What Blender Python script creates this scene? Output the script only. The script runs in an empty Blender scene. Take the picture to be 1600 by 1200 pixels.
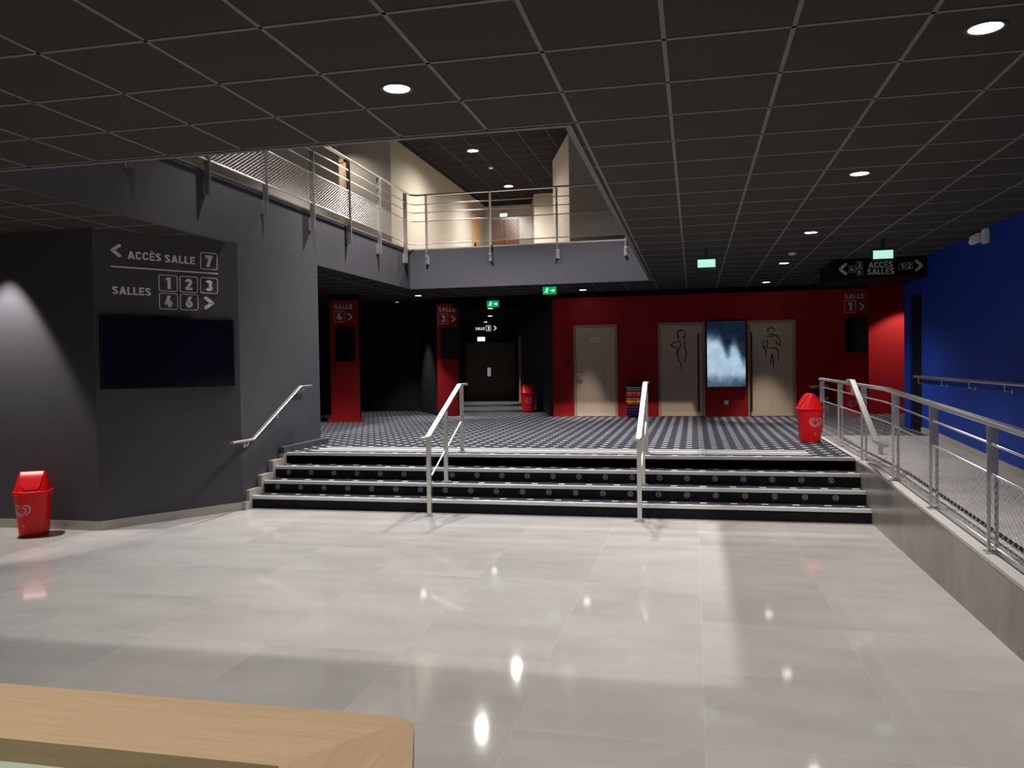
import bpy, bmesh, math, random
from mathutils import Vector, Matrix
random.seed(7)
SC = bpy.context.scene
COL = SC.collection
PI = math.pi
R = math.radians
CZ = 3.322          # lobby ceiling height
UP = 4.10           # upstairs floor
UC = 6.55           # upstairs ceiling
LAND = 0.60         # landing above the four steps

# ---------------------------------------------------------------- materials
def mat(name, col, rough=0.6, metal=0.0, spec=0.5, emit=None, es=0.0):
    m = bpy.data.materials.new(name); m.use_nodes = True
    b = m.node_tree.nodes['Principled BSDF']
    b.inputs['Base Color'].default_value = (*col, 1)
    b.inputs['Roughness'].default_value = rough
    b.inputs['Metallic'].default_value = metal
    b.inputs['Specular IOR Level'].default_value = spec
    if emit:
        b.inputs['Emission Color'].default_value = (*emit, 1)
        b.inputs['Emission Strength'].default_value = es
    return m

class NT:
    def __init__(s, m): s.t = m.node_tree; s.b = s.t.nodes['Principled BSDF']
    def n(s, typ, **kw):
        x = s.t.nodes.new(typ)
        for k, v in kw.items(): setattr(x, k, v)
        return x
    def l(s, a, b): s.t.links.new(a, b)
    def math(s, op, a, b=None, c=None):
        x = s.n('ShaderNodeMath', operation=op)
        for i, v in enumerate((a, b, c)):
            if v is None: continue
            if isinstance(v, (int, float)): x.inputs[i].default_value = v
            else: s.l(v, x.inputs[i])
        return x.outputs[0]
    def xyz(s):
        tc = s.n('ShaderNodeTexCoord'); sp = s.n('ShaderNodeSeparateXYZ')
        s.l(tc.outputs['Object'], sp.inputs[0]); return tc.outputs['Object'], sp.outputs
    def comb(s, x, y, z):
        c = s.n('ShaderNodeCombineXYZ')
        for i, v in enumerate((x, y, z)):
            if isinstance(v, (int, float)): c.inputs[i].default_value = v
            else: s.l(v, c.inputs[i])
        return c.outputs[0]
    def noise(s, vec, scale, detail=3, rough=.5):
        x = s.n('ShaderNodeTexNoise'); x.inputs['Scale'].default_value = scale
        x.inputs['Detail'].default_value = detail; x.inputs['Roughness'].default_value = rough
        s.l(vec, x.inputs['Vector']); return x.outputs['Fac']
    def ramp(s, fac, stops):
        r = s.n('ShaderNodeValToRGB'); e = r.color_ramp.elements
        while len(e) < len(stops): e.new(.5)
        for k, (p, c) in zip(e, stops): k.position = p; k.color = (*c, 1)
        s.l(fac, r.inputs[0]); return r.outputs[0]
    def mix(s, fac, a, b, typ='MIX'):
        x = s.n('ShaderNodeMix', data_type='RGBA', blend_type=typ)
        for sock, v in ((x.inputs[0], fac), (x.inputs[6], a), (x.inputs[7], b)):
            if isinstance(v, (int, float)): sock.default_value = v
            elif isinstance(v, tuple): sock.default_value = (*v, 1)
            else: s.l(v, sock)
        return x.outputs[2]
    def bump(s, h, strength, dist=.002):
        x = s.n('ShaderNodeBump'); x.inputs['Strength'].default_value = strength
        x.inputs['Distance'].default_value = dist; s.l(h, x.inputs['Height']); s.l(x.outputs[0], s.b.inputs['Normal'])

def tile_mat(name, base, dark, size, ox, oy, axes='xy', rough=.16, spec=.35, grout=(.62, .60, .57)):
    m = mat(name, base, rough, 0, spec); n = NT(m); vec, o = n.xyz()
    a, b = {'xy': (o[0], o[1]), 'yz': (o[1], o[2]), 'xz': (o[0], o[2])}[axes]
    u = n.math('DIVIDE', n.math('SUBTRACT', a, ox), size); v = n.math('DIVIDE', n.math('SUBTRACT', b, oy), size)
    iu, iv = n.math('FLOOR', u), n.math('FLOOR', v)
    wn = n.n('ShaderNodeTexWhiteNoise', noise_dimensions='2D'); n.l(n.comb(iu, iv, 0), wn.inputs['Vector'])
    off = n.n('ShaderNodeVectorMath', operation='SCALE'); n.l(wn.outputs['Color'], off.inputs[0]); off.inputs['Scale'].default_value = 37.0
    add = n.n('ShaderNodeVectorMath', operation='ADD'); n.l(vec, add.inputs[0]); n.l(off.outputs[0], add.inputs[1])
    mp = n.n('ShaderNodeMapping'); mp.inputs['Scale'].default_value = (1, 2.2, 1.4); n.l(add.outputs[0], mp.inputs[0])
    cloud = n.noise(mp.outputs[0], 1.1, 5, .55)
    c = n.ramp(cloud, [(.3, dark), (.62, base)])
    tint = n.math('MULTIPLY_ADD', wn.outputs['Value'], .08, .95)
    c = n.mix(1.0, c, n.comb(tint, tint, tint), 'MULTIPLY')
    fu = n.math('ABSOLUTE', n.math('SUBTRACT', n.math('FRACT', u), .5)); fv = n.math('ABSOLUTE', n.math('SUBTRACT', n.math('FRACT', v), .5))
    g = n.math('GREATER_THAN', n.math('MAXIMUM', fu, fv), .5 - .0022 / size)
    c = n.mix(n.math('MULTIPLY', g, .65), c, grout)
    n.l(c, n.b.inputs['Base Color'])
    fine = n.noise(vec, 9, 3); n.l(n.math('MULTIPLY_ADD', fine, .04, rough - .02), n.b.inputs['Roughness'])
    return m

def carpet_mat():
    m = mat('dashed carpet', (.02, .021, .027), .95, 0, .1); n = NT(m); vec, o = n.xyz()
    PX, PY = .335, .27
    row = n.math('DIVIDE', n.math('SUBTRACT', o[1], 9.43), PY / 2)
    ir = n.math('FLOOR', row); fr = n.math('ABSOLUTE', n.math('SUBTRACT', n.math('FRACT', row), .5))
    par = n.math('MULTIPLY', n.math('FLOORED_MODULO', ir, 2.0), .5)
    col = n.math('ADD', n.math('DIVIDE', n.math('ADD', o[0], 5.1), PX), par)
    fc = n.math('ABSOLUTE', n.math('SUBTRACT', n.math('FRACT', col), .5))
    d = n.math('MULTIPLY', n.math('LESS_THAN', fr, .18), n.math('LESS_THAN', fc, .112))
    pile = n.noise(vec, 160, 2); c0 = n.ramp(pile, [(.3, (.030, .031, .039)), (.7, (.052, .054, .066))])
    c = n.mix(d, c0, (.66, .66, .69)); n.l(c, n.b.inputs['Base Color']); n.bump(pile, .4)
    return m

def wood_mat(name, a, b, axis, scale=1.0, rough=.5, spec=.3):
    m = mat(name, a, rough, 0, spec); n = NT(m); vec, o = n.xyz()
    mp = n.n('ShaderNodeMapping'); s = [26, 26, 26]; s['xyz'.index(axis)] = 1.1
    mp.inputs['Scale'].default_value = [v * scale for v in s]; n.l(vec, mp.inputs[0])
    f = n.noise(mp.outputs[0], 1.6, 6, .62); fine = n.noise(mp.outputs[0], 7, 3, .6)
    f = n.math('MULTIPLY_ADD', fine, .4, n.math('MULTIPLY', f, .6))
    n.l(n.ramp(f, [(.32, b), (.68, a)]), n.b.inputs['Base Color']); n.bump(fine, .12, .001)
    return m

def paint(name, col, rough=.75, spec=.25):
    m = mat(name, col, rough, 0, spec); n = NT(m); vec, o = n.xyz()
    n.bump(n.noise(vec, 220, 2), .08, .001); return m

def screen_mat():
    m = mat('lit advert screen', (.01, .01, .01), .25); n = NT(m); vec, o = n.xyz()
    # a blurred pale shape below dark blue, with a dark notch; the screen is 0.80 wide and 1.40 high
    w = n.noise(vec, 3.2, 2, .45); w2 = n.noise(vec, 6.5, 2, .4)
    u = n.math('ADD', n.math('SUBTRACT', o[0], .40), n.math('MULTIPLY', n.math('SUBTRACT', w2, .5), .10))
    def bell(c_, s_): 
        q = n.math('DIVIDE', n.math('SUBTRACT', u, c_), s_); return n.math('EXPONENT', n.math('MULTIPLY', n.math('MULTIPLY', q, q), -1.0))
    T = n.math('ADD', 1.13, n.math('MULTIPLY', bell(.02, .11), -.34))
    T = n.math('ADD', T, n.math('MULTIPLY', bell(.36, .15), -.50))
    T = n.math('ADD', T, n.math('MULTIPLY', n.math('SUBTRACT', w, .5), .12))
    v = n.math('MULTIPLY_ADD', n.math('SUBTRACT', T, o[2]), 2.3, .40)
    v = n.math('MINIMUM', v, .95)
    low = n.math('MULTIPLY_ADD', n.math('MINIMUM', n.math('SUBTRACT', o[2], .34), 0.0), 1.7, .93)
    v = n.math('MINIMUM', v, low)
    v = n.math('MAXIMUM', v, .06)
    v = n.math('ADD', v, n.math('MULTIPLY', n.math('SUBTRACT', w2, .5), .40))
    c = n.ramp(v, [(0, (.003, .008, .018)), (.30, (.010, .028, .060)), (.55, (.07, .125, .17)), (.8, (.30, .43, .56)), (1, (.46, .60, .76))])
    n.l(c, n.b.inputs['Emission Color']); n.b.inputs['Emission Strength'].default_value = 1.0
    return m

M = {}
M['floor'] = tile_mat('greige porcelain tile', (.545, .525, .495), (.455, .44, .415), .9, .036, 4.69, rough=.06, spec=.25)
M['ramptile'] = tile_mat('ramp porcelain tile', (.50, .475, .44), (.40, .38, .35), .9, 1.95, 4.69, rough=.4, spec=.25)
M['walltile'] = tile_mat('ramp wall tile', (.36, .335, .30), (.255, .24, .215), .9, 4.69, -.3, 'yz', rough=.22, spec=.4, grout=(.3, .28, .26))
M['carpet'] = carpet_mat()
M['riser'] = mat('black riser', (.006, .006, .009), .6, 0, .2)
M['nosing'] = mat('aluminium nosing', (.72, .72, .72), .42, .35)
M['emblem'] = mat('pale grey print', (.36, .36, .40), .7)
M['tactile'] = mat('pale tactile strip', (.74, .74, .75), .5)
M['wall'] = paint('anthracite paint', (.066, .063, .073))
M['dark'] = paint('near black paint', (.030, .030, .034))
M['black'] = paint('matt black paint', (.008, .008, .009), .85, .1)
M['red'] = paint('red paint', (.36, .008, .010), .6)
M['blue'] = paint('blue paint', (.005, .042, .35), .6)
M['beige'] = paint('beige paint', (.47, .42, .355))
M['taupe'] = paint('taupe paint', (.27, .24, .205))
M['ceil'] = paint('anthracite ceiling tile', (.052, .048, .044), .9, .1)
M['upceil'] = paint('black ceiling tile', (.014, .013, .013), .9, .1)
M['grid'] = mat('grey ceiling grid', (.165, .16, .155), .6, 0, .2)
M['upgrid'] = mat('black ceiling grid', (.024, .023, .023), .6, 0, .2)
M['skirt'] = mat('beige skirting tile', (.40, .37, .33), .4)
M['kerb'] = mat('pale kerb tile', (.64, .61, .57), .35)
M['steel'] = mat('brushed stainless steel', (.78, .77, .75), .34, 1.0)
M['wire'] = mat('steel cable', (.66, .64, .61), .35, .9)
M['door'] = wood_mat('oak door veneer', (.66, .51, .365), (.56, .43, .30), 'z', .8)
M['doorbrown'] = wood_mat('dark brown door', (.20, .155, .115), (.16, .125, .09), 'z', .8)
M['doorred'] = wood_mat('reddish brown door', (.30, .135, .07), (.24, .10, .05), 'z', .8)
M['frame'] = wood_mat('oak door frame', (.42, .31, .215), (.36, .26, .18), 'z')
M['honey'] = wood_mat('honey wood frame', (.62, .36, .16), (.52, .28, .11), 'z')
M['oakx'] = wood_mat('oak along', (.60, .435, .27), (.48, .335, .20), 'x', .9, .42)
M['oaky'] = wood_mat('oak across', (.56, .40, .245), (.44, .30, .175), 'y', .9, .42)
M['inset'] = mat('pale green glass', (.45, .52, .42), .12, 0, .5)
M['plastic'] = mat('red plastic', (.80, .006, .008), .36, 0, .35)
M['white'] = mat('white print', (.62, .60, .62), .6)
M['logo'] = mat('pale pink print', (.56, .40, .43), .5)
M['whitepl'] = mat('white plastic', (.75, .75, .75), .4)
M['sign'] = mat('pale grey lettering', (.82, .78, .78), .55)
M['screen'] = mat('switched off screen glass', (.004, .005, .009), .12, 0, .3)
M['bezel'] = mat('black bezel', (.007, .007, .008), .4, 0, .3)
M['advert'] = screen_mat()
M['ink'] = mat('black drawn line', (.012, .010, .009), .6)
M['handle'] = mat('dark handle', (.035, .032, .030), .35, .6)
M['lens'] = mat('lit lamp lens', (.8, .8, .8), .5, emit=(1, .97, .95), es=14)
M['lenswarm'] = mat('lit warm lamp lens', (.8, .8, .8), .5, emit=(1, .93, .86), es=12)
M['lensdim'] = mat('lit small lamp lens', (.8, .8, .8), .5, emit=(1, .96, .9), es=3)
M['ring'] = mat('dark lamp ring', (.03, .03, .03), .5)
M['exitgreen'] = mat('green lit panel', (.0, .2, .06), .4, emit=(.0, .33, .085), es=1.1)
M['exitwhite'] = mat('white lit symbol', (.7, .9, .85), .4, emit=(.62, 1, .9), es=1.2)
M['exitpale'] = mat('pale green lit panel', (.3, .6, .5), .4, emit=(.46, .86, .68), es=1.0)
M['exitfar'] = mat('white green lit panel', (.5, .8, .6), .4, emit=(.75, 1, .8), es=1.6)
M['paleglass'] = mat('pale lit door glass', (.3, .34, .4), .2, emit=(.16, .2, .27), es=1.0)
for k in ('lens', 'lenswarm', 'lensdim', 'exitgreen', 'exitwhite', 'exitpale', 'exitfar', 'paleglass'):
    try: M[k].cycles.emission_sampling = 'NONE'
    except Exception: pass

# ---------------------------------------------------------------- mesh helpers
class MB:
    def __init__(s): s.bm = bmesh.new(); s.mi = 0
    def face(s, vs):
        try: f = s.bm.faces.new(vs); f.material_index = s.mi; return f
        except ValueError: return None
    def box(s, x0, x1, y0, y1, z0, z1):
        v = [s.bm.verts.new((x, y, z)) for x in (x0, x1) for y in (y0, y1) for z in (z0, z1)]
        for q in ((0, 1, 3, 2), (4, 6, 7, 5), (0, 4, 5, 1), (2, 3, 7, 6), (0, 2, 6, 4), (1, 5, 7, 3)): s.face([v[i] for i in q])
        return s
    def prism(s, pts, z0, z1, axis='z'):
        # pts in the plane across the axis; z0/z1 may be functions of the point
        def P(p, h):
            h = h(p) if callable(h) else h
            return {'z': (p[0], p[1], h), 'x': (h, p[0], p[1]), 'y': (p[0], h, p[1])}[axis]
        a = [s.bm.verts.new(P(p, z0)) for p in pts]; b = [s.bm.verts.new(P(p, z1)) for p in pts]; n = len(pts)
        s.face(a[::-1]); s.face(b)
        for i in range(n): s.face([a[i], a[(i + 1) % n], b[(i + 1) % n], b[i]])
        return s
    def sweep(s, path, prof, up=(0, 0, 1), closed=False):
        path = [Vector(p) for p in path]; up = Vector(up); rings = []
        for i, p in enumerate(path):
            d0 = (p - path[i - 1]).normalized() if i else None
            d1 = (path[i + 1] - p).normalized() if i < len(path) - 1 else None
            d = ((d0 or d1) + (d1 or d0)).normalized(); e = (d1 or d0)
            c = max(.4, d.dot(e))
            side = d.cross(up)
            if side.length < 1e-4: side = d.cross(Vector((0, 1, 0)))
            side.normalize(); nu = side.cross(d).normalized()
            rings.append([s.bm.verts.new(p + side * a / 1 + nu * (b / c if d0 and d1 else b)) for a, b in prof])
        n = len(prof)
        for r0, r1 in zip(rings, rings[1:]):
            for i in range(n): s.face([r0[i], r0[(i + 1) % n], r1[(i + 1) % n], r1[i]])
        s.face(rings[0][::-1]); s.face(rings[-1]); return s
    def bar(s, path, w, h, up=(0, 0, 1)):
        b = min(w, h) * .16
        return s.sweep(path, [(-w/2, -h/2 + b), (-w/2 + b, -h/2), (w/2 - b, -h/2), (w/2, -h/2 + b), (w/2, h/2 - b), (w/2 - b, h/2), (-w/2 + b, h/2), (-w/2, h/2 - b)], up)
    def tube(s, path, r, n=8, up=(0, 0, 1)):
        return s.sweep(path, [(r * math.cos(2*PI*i/n), r * math.sin(2*PI*i/n)) for i in range(n)], up)
    def lathe(s, prof, n=28, c=(0, 0, 0), axis='z'):
        rings = []
        for r, z in prof:
            ring = []
            for i in range(n):
                a = 2*PI*i/n; x, y = r*math.cos(a), r*math.sin(a)
                q = {'z': (x, y, z), 'y': (x, z, y), 'x': (z, x, y)}[axis]
                ring.append(s.bm.verts.new((c[0]+q[0], c[1]+q[1], c[2]+q[2])))
            rings.append(ring)
        for r0, r1 in zip(rings, rings[1:]):
            for i in range(n): s.face([r0[i], r0[(i+1) % n], r1[(i+1) % n], r1[i]])
        s.face(rings[0][::-1]); s.face(rings[-1]); return s
    def loft(s, rings, cap=True):
        rs = [[s.bm.verts.new(p) for p in r] for r in rings]; n = len(rs[0])
        for a, b in zip(rs, rs[1:]):
            for i in range(n): s.face([a[i], a[(i+1) % n], b[(i+1) % n], b[i]])
        if cap: s.face(rs[0][::-1]); s.face(rs[-1])
        return s
    # flat shapes standing in the local xz plane, front towards -y
    def plate(s, pts, y=-.004, t=.003):
        a = [s.bm.verts.new((p[0], y, p[1])) for p in pts]; b = [s.bm.verts.new((p[0], y + t, p[1])) for p in pts]; n = len(pts)
        s.face(a); s.face(b[::-1])
        for i in range(n): s.face([a[i], b[i], b[(i+1) % n], a[(i+1) % n]])
        return s
    def stroke(s, pts, w, y=-.004, t=.003, taper=False, closed=False):
        P = [Vector(p) for p in pts]; n = len(P); L = []; Rr = []
        for i, p in enumerate(P):
            a = P[i-1] if (i or closed) else p; b = P[(i+1) % n] if (i < n-1 or closed) else p
            d = (b - a).normalized(); q = Vector((-d.y, d.x))
            ww = w * (.35 + .65 * math.sin(PI * (i + .6) / (n + .2))) if taper else w
            L.append(p + q * ww/2); Rr.append(p - q * ww/2)
        for i in range(n if closed else n - 1):
            j = (i+1) % n; s.plate([L[i], L[j], Rr[j], Rr[i]], y, t)
        return s
    def rframe(s, x0, x1, z0, z1, w, r, y=-.004, t=.003):
        o = []
        for cx, cz, a0 in ((x1-r, z1-r, 0), (x0+r, z1-r, 90), (x0+r, z0+r, 180), (x1-r, z0+r, 270)):
            o += [(cx + r*math.cos(R(a0+k*22.5)), cz + r*math.sin(R(a0+k*22.5))) for k in range(5)]
        return s.stroke(o, w, y, t, closed=True)
    def chevron(s, x0, x1, z0, z1, w, right=True, y=-.004, t=.003):
        a, b = (x0, x1) if right else (x1, x0); h = w/2; sg = 1 if right else -1
        mid = (b - sg*h, (z0+z1)/2)
        for z in (z0 + h, z1 - h):
            s.stroke([(a + sg*h, z), mid], w, y, t)
            s.disc((a + sg*h, z), h, y, t)
        s.disc(mid, h, y, t); return s
    def disc(s, c, r, y=-.004, t=.003, n=14):
        return s.plate([(c[0] + r*math.cos(2*PI*i/n), c[1] + r*math.sin(2*PI*i/n)) for i in range(n)], y, t)
    def text(s, body, x0, x1, z0, z1, y=-.004, t=.003, bold=.18, keep=False, rot=0):
        W, polys = text_polys(body, bold)
        sx, sz = (x1-x0)/W, z1-z0; mx = x0
        if keep: sx = min(sx, sz); mx = (x0+x1)/2 - W*sx/2
        ca, sa = math.cos(rot), math.sin(rot); cx, cz = (x0+x1)/2, (z0+z1)/2
        for q in polys:
            o = []
            for px, pz in q:
                px, pz = mx + px*sx - cx, z0 + pz*sz - cz
                o.append((cx + px*ca - pz*sa, cz + px*sa + pz*ca))
            s.plate(o, y, t)
        return s
    def net(s, P, L, zb, zt, w, h, r):
        # diagonal cable net; P(s, z) gives the point at distance s and height z
        H = zt(0) - zb(0); k = w / h
        n = int((L + H*k) / w) + 2
        for sg in (1, -1):
            for i in range(n):
                a = i*w - H*k if sg > 0 else i*w
                pts = []
                v0, v1 = 0.0, 1.0
                def S(v): return a + sg*v*H*k
                lo, hi = sorted(((0 - a)/(sg*H*k), (L - a)/(sg*H*k)))
                v0, v1 = max(0, lo), min(1, hi)
                if v1 - v0 < .02: continue
                for v in (v0, v1):
                    q = S(v); pts.append(P(q, zb(q) + v*(zt(q) - zb(q))))
                s.tube(pts, r, 3)
        return s
    def make(s, name, mats, parent=None, smooth=False, auto=False):
        bmesh.ops.recalc_face_normals(s.bm, faces=s.bm.faces[:])
        me = bpy.data.meshes.new(name); s.bm.to_mesh(me); s.bm.free()
        for m in (mats if isinstance(mats, (list, tuple)) else [mats]): me.materials.append(M[m] if isinstance(m, str) else m)
        if smooth:
            for p in me.polygons: p.use_smooth = True
            if auto: me.set_sharp_from_angle(angle=R(38))
        o = bpy.data.objects.new(name, me); COL.objects.link(o)
        if parent is not None: o.parent = parent
        return o

def _arc(cx, cy, rx, ry, a0, a1, n=14):
    return [(cx + rx*math.cos(R(a0 + (a1-a0)*i/n)), cy + ry*math.sin(R(a0 + (a1-a0)*i/n))) for i in range(n+1)]
def _quads(pts, w, closed=False):
    P = [Vector(p) for p in pts]; n = len(P); L = []; Q = []
    for i, p in enumerate(P):
        a = P[i-1] if (i or closed) else p; b = P[(i+1) % n] if (i < n-1 or closed) else p
        d = (b - a).normalized(); q = Vector((-d.y, d.x))*w/2; L.append(p + q); Q.append(p - q)
    return [[L[i], L[(i+1) % n], Q[(i+1) % n], Q[i]] for i in range(n if closed else n-1)]
def _rect(x0, x1, y0, y1): return [(x0, y0), (x1, y0), (x1, y1), (x0, y1)]
def _glyphs(T):
    h = T/2; G = {}
    G['A'] = (.80, [[(0, 0), (T*1.12, 0), (.40 + T*.58, 1), (.40 - T*.58, 1)], [(.80 - T*1.12, 0), (.80, 0), (.40 + T*.58, 1), (.40 - T*.58, 1)], [(.16, .18), (.64, .18), (.59, .18 + T*.9), (.21, .18 + T*.9)]])
    G['C'] = (.68, _quads(_arc(.34, .70, .34-h, .30-h, 4, 180) + _arc(.34, .30, .34-h, .30-h, 180, 356), T))
    G['E'] = (.60, [_rect(0, T, 0, 1), _rect(0, .60, 0, T*.92), _rect(0, .60, 1-T*.92, 1), _rect(0, .54, .5-T*.46, .5+T*.46)])
    G['È'] = (.60, G['E'][1] + [[(.10, 1.27), (.30, 1.27), (.44, 1.08), (.29, 1.08)]])
    G['L'] = (.56, [_rect(0, T, 0, 1), _rect(0, .56, 0, T*.92)])
    G['S'] = (.66, _quads(_arc(.33, .74, .33-h, .26-h, 18, 262) + _arc(.33, .27, .33-h, .27-h, 82, -162), T))
    G['1'] = (.44, [_rect(.44-T*1.1, .44, 0, 1), [(0, .68), (.44-T*1.1, .82), (.44-T*.5, 1), (.44-T*1.1, 1), (0, .86)]])
    G['2'] = (.64, _quads(_arc(.32, .69, .32-h, .31-h, 172, -38) + [(h*1.3, T*.7)], T) + [_rect(0, .64, 0, T*.92)])
    G['3'] = (.64, _quads(_arc(.31, .74, .31-h, .26-h, 165, -95), T) + _quads(_arc(.32, .28, .32-h, .28-h, 95, -165), T))
    G['4'] = (.70, [[(.27, 1), (.27+T*1.12, 1), (T*1.2, .30), (0, .22), (0, .30)], _rect(0, .70, .20, .20+T*.92), _rect(.58-T*1.05, .58, 0, .58)])
    G['6'] = (.64, _quads(_arc(.32, .32, .32-h, .32-h, 0, 345, 23), T, True) + [[(.30, 1), (.30+T*1.15, 1), (T*1.15, .42), (.01, .40)]])
    G['7'] = (.62, [_rect(0, .62, 1-T, 1), _rect(0, T*.8, .70, 1), [(.62-T*1.15, 1-T*.5), (.62, 1-T*.5), (.34, 0), (.34-T*1.15, 0)]])
    G['M'] = (.84, [_rect(0, T, 0, 1), _rect(.84-T, .84, 0, 1), [(0, 1), (T*1.1, 1), (.42+T*.5, .25), (.42-T*.5, .25)], [(.84-T*1.1, 1), (.84, 1), (.42+T*.5, .25), (.42-T*.5, .25)]])
    return G
_GC = {}
def text_polys(body, bold):
    T = bold
    if T not in _GC: _GC[T] = _glyphs(T)
    x = 0; out = []
    for ch in body:
        w, ps = _GC[T][ch]; out += [[(p[0] + x, p[1]) for p in q] for q in ps]; x += w + .11
    return x - .11, out

def thing(name, label, cat, loc=(0, 0, 0), rz=0, group=None):
    o = bpy.data.objects.new(name, None); COL.objects.link(o)
    o.location = loc; o.rotation_euler = (0, 0, R(rz)); o.empty_display_size = .1
    return tag(o, label, cat, group)
def tag(o, label, cat, group=None):
    o['label'] = label; o['category'] = cat
    if group: o['group'] = group
    return o
def struct(mb, name, m, parent=None, loc=None, rz=0, **k):
    o = mb.make(name, m, parent, **k); o['kind'] = 'structure'
    if loc: o.location = loc; o.rotation_euler = (0, 0, R(rz))
    return o
def copy_thing(root, loc, rz, label):
    r = root.copy(); COL.objects.link(r); r.location = loc; r.rotation_euler = (0, 0, R(rz)); r['label'] = label
    for c in list(root.children):
        d = c.copy(); COL.objects.link(d); d.parent = r
        for g in list(c.children):
            e = g.copy(); COL.objects.link(e); e.parent = d
    return r

# ---------------------------------------------------------------- setting: lobby
struct(MB().box(-13, 1.86, -4, 9.30, -.12, 0), 'floor', 'floor')
struct(MB().box(-13, 1.84, 10.19, 13.25, .42, LAND).box(-13, 5.2, 13.25, 27, .42, LAND), 'floor_landing', 'carpet')
def rampz(y): return LAND - .045 * max(0, 13.25 - y)
struct(MB().prism([(2.15, -1), (3.48, -1), (3.48, 13.25), (2.15, 13.25)], lambda p: -.1, lambda p: rampz(p[1])), 'floor_ramp', 'ramptile')
# left walls: one block from the scalloped wall round the screen wall to the stair wall
WB, WC = (-6.407, 7.731), (-5.50, 9.14)
def wx(y): return -5.50 - .078*(y - 9.14)/2.36
TVA = math.degrees(math.atan2(WC[1] - WB[1], WC[0] - WB[0]))
struct(MB().prism([(-13, 7.70), WB, WC, (-5.578, 11.5), (-13, 11.5)], 0, CZ), 'wall_left', 'wall')
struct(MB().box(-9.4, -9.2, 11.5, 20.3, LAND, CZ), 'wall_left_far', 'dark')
# skirtings
def skirt(a, b, h=.10, t=.012, z=0):
    a, b = Vector(a), Vector(b); d = (b - a).normalized(); n = Vector((d.y, -d.x)) * t
    return MB().prism([tuple(a), tuple(a + n), tuple(b + n), tuple(b)], z, z + h)
struct(skirt((-13, 7.70), (WB[0] + .006, WB[1])), 'baseboard_left', 'skirt')
struct(skirt((WB[0], WB[1]), (WC[0], WC[1])), 'baseboard_display', 'skirt')
# stepped skirting beside the stairs
prof = [(9.12, 0), (9.12, .10), (9.215, .10)]
for k in range(3): prof += [(9.215 + .3*k, .15*(k+1) + .085), (9.215 + .3*(k+1), .15*(k+1) + .085)]
prof += [(10.115, .60), (10.19, .60), (10.19, 0)]
def hug(mb):
    for v in mb.bm.verts: v.co.x = wx(v.co.y) - .004 if v.co.x < 0 else max(wx(v.co.y) + .05, -5.452)
    return mb
struct(hug(MB().prism(prof, -1, 1, 'x')), 'baseboard_stair', 'skirt')
struct(hug(MB().box(-1, 1, 10.115, 11.495, .60, .685)), 'baseboard_landing', 'wall')

# ceilings (lobby) around the opening
HX0, HX1, HY0, HY1 = -5.58, -.81, 5.345, 15.69
cm = MB()
cm.box(-13, 3.48, -4, HY0, CZ, CZ + .04); cm.box(-13, HX0 - .05, HY0, HY1 + .05, CZ, CZ + .04)
cm.box(HX1, 3.48, HY0, HY1, CZ, CZ + .04); cm.box(-13, 3.48, HY1 + .05, 18.05, CZ, CZ + .04)
cm.box(3.48, 5.2, 14.9, 18.8, CZ, CZ + .04); cm.box(-13, -5.2, 18.05, 20.3, CZ, CZ + .04)
struct(cm, 'ceiling', 'ceil')
g = MB(); t = .011
for k in range(-22, 7):
    x = -.126 + .6*k
    for y0, y1 in ((-4, HY0), (HY1, 17.74)) if HX0 < x < HX1 else ((-4, 7.7 if x < -6.4 else 17.74),):
        if x < 3.46: g.box(x - t, x + t, y0, y1, CZ - .004, CZ)
for k in range(-13, 23):
    y = 4.055 + .616*k
    if y > 17.7: break
    for x0, x1 in ((-13, HX0), (HX1, 3.47)) if HY0 < y < HY1 else ((-13, 3.47),):
        g.box(x0, x1, y - t, y + t, CZ - .004, CZ)
struct(g, 'ceiling_grid', 'grid')
tr = MB()
tr.box(HX1, HX1 + .045, HY0 - .045, HY1, CZ - .012, CZ); tr.box(HX0, HX1, HY0 - .045, HY0, CZ - .012, CZ)
struct(tr, 'trim_1', mat('opening edge trim', (.125, .122, .122), .6))
# slabs round the opening (the painted fascias) and the upstairs floor edge
struct(MB().box(HX0 - .05, HX0, 4.9, HY1 + .05, CZ - .003, UP), 'wall_fascia_left', 'wall')
struct(MB().box(-13, HX0 - .05, 4.9, 16.2, CZ + .05, UP), 'wall_slab_left', 'wall')
struct(MB().box(HX0, 5.2, HY1, HY1 + .05, CZ - .003, UP), 'wall_fascia_back', 'wall')
struct(MB().box(HX0 - .05, 5.2, HY1 + .05, 16.2, CZ + .05, UP), 'wall_slab_back', 'wall')
struct(MB().box(-13, 5.2, -4, HY0, CZ + .05, UP), 'wall_slab_front', 'wall')
struct(MB().box(HX1, 5.2, HY0, HY1, CZ + .05, UP), 'wall_slab_right', 'wall')
struct(MB().box(-13, HX0 - .03, 5.0, 26, UP, UP + .02).box(HX0 - .03, 5.2, HY1 + .03, 26, UP, UP + .02), 'floor_upstairs', 'skirt')
e = MB(); e.box(HX0 - .012, HX0 + .004, 5.0, HY1, UP - .004, UP + .022); e.box(HX0 - .012, 1.0, HY1 - .004, HY1 + .012, UP - .004, UP + .022)
struct(e, 'trim_2', 'wire')

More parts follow.
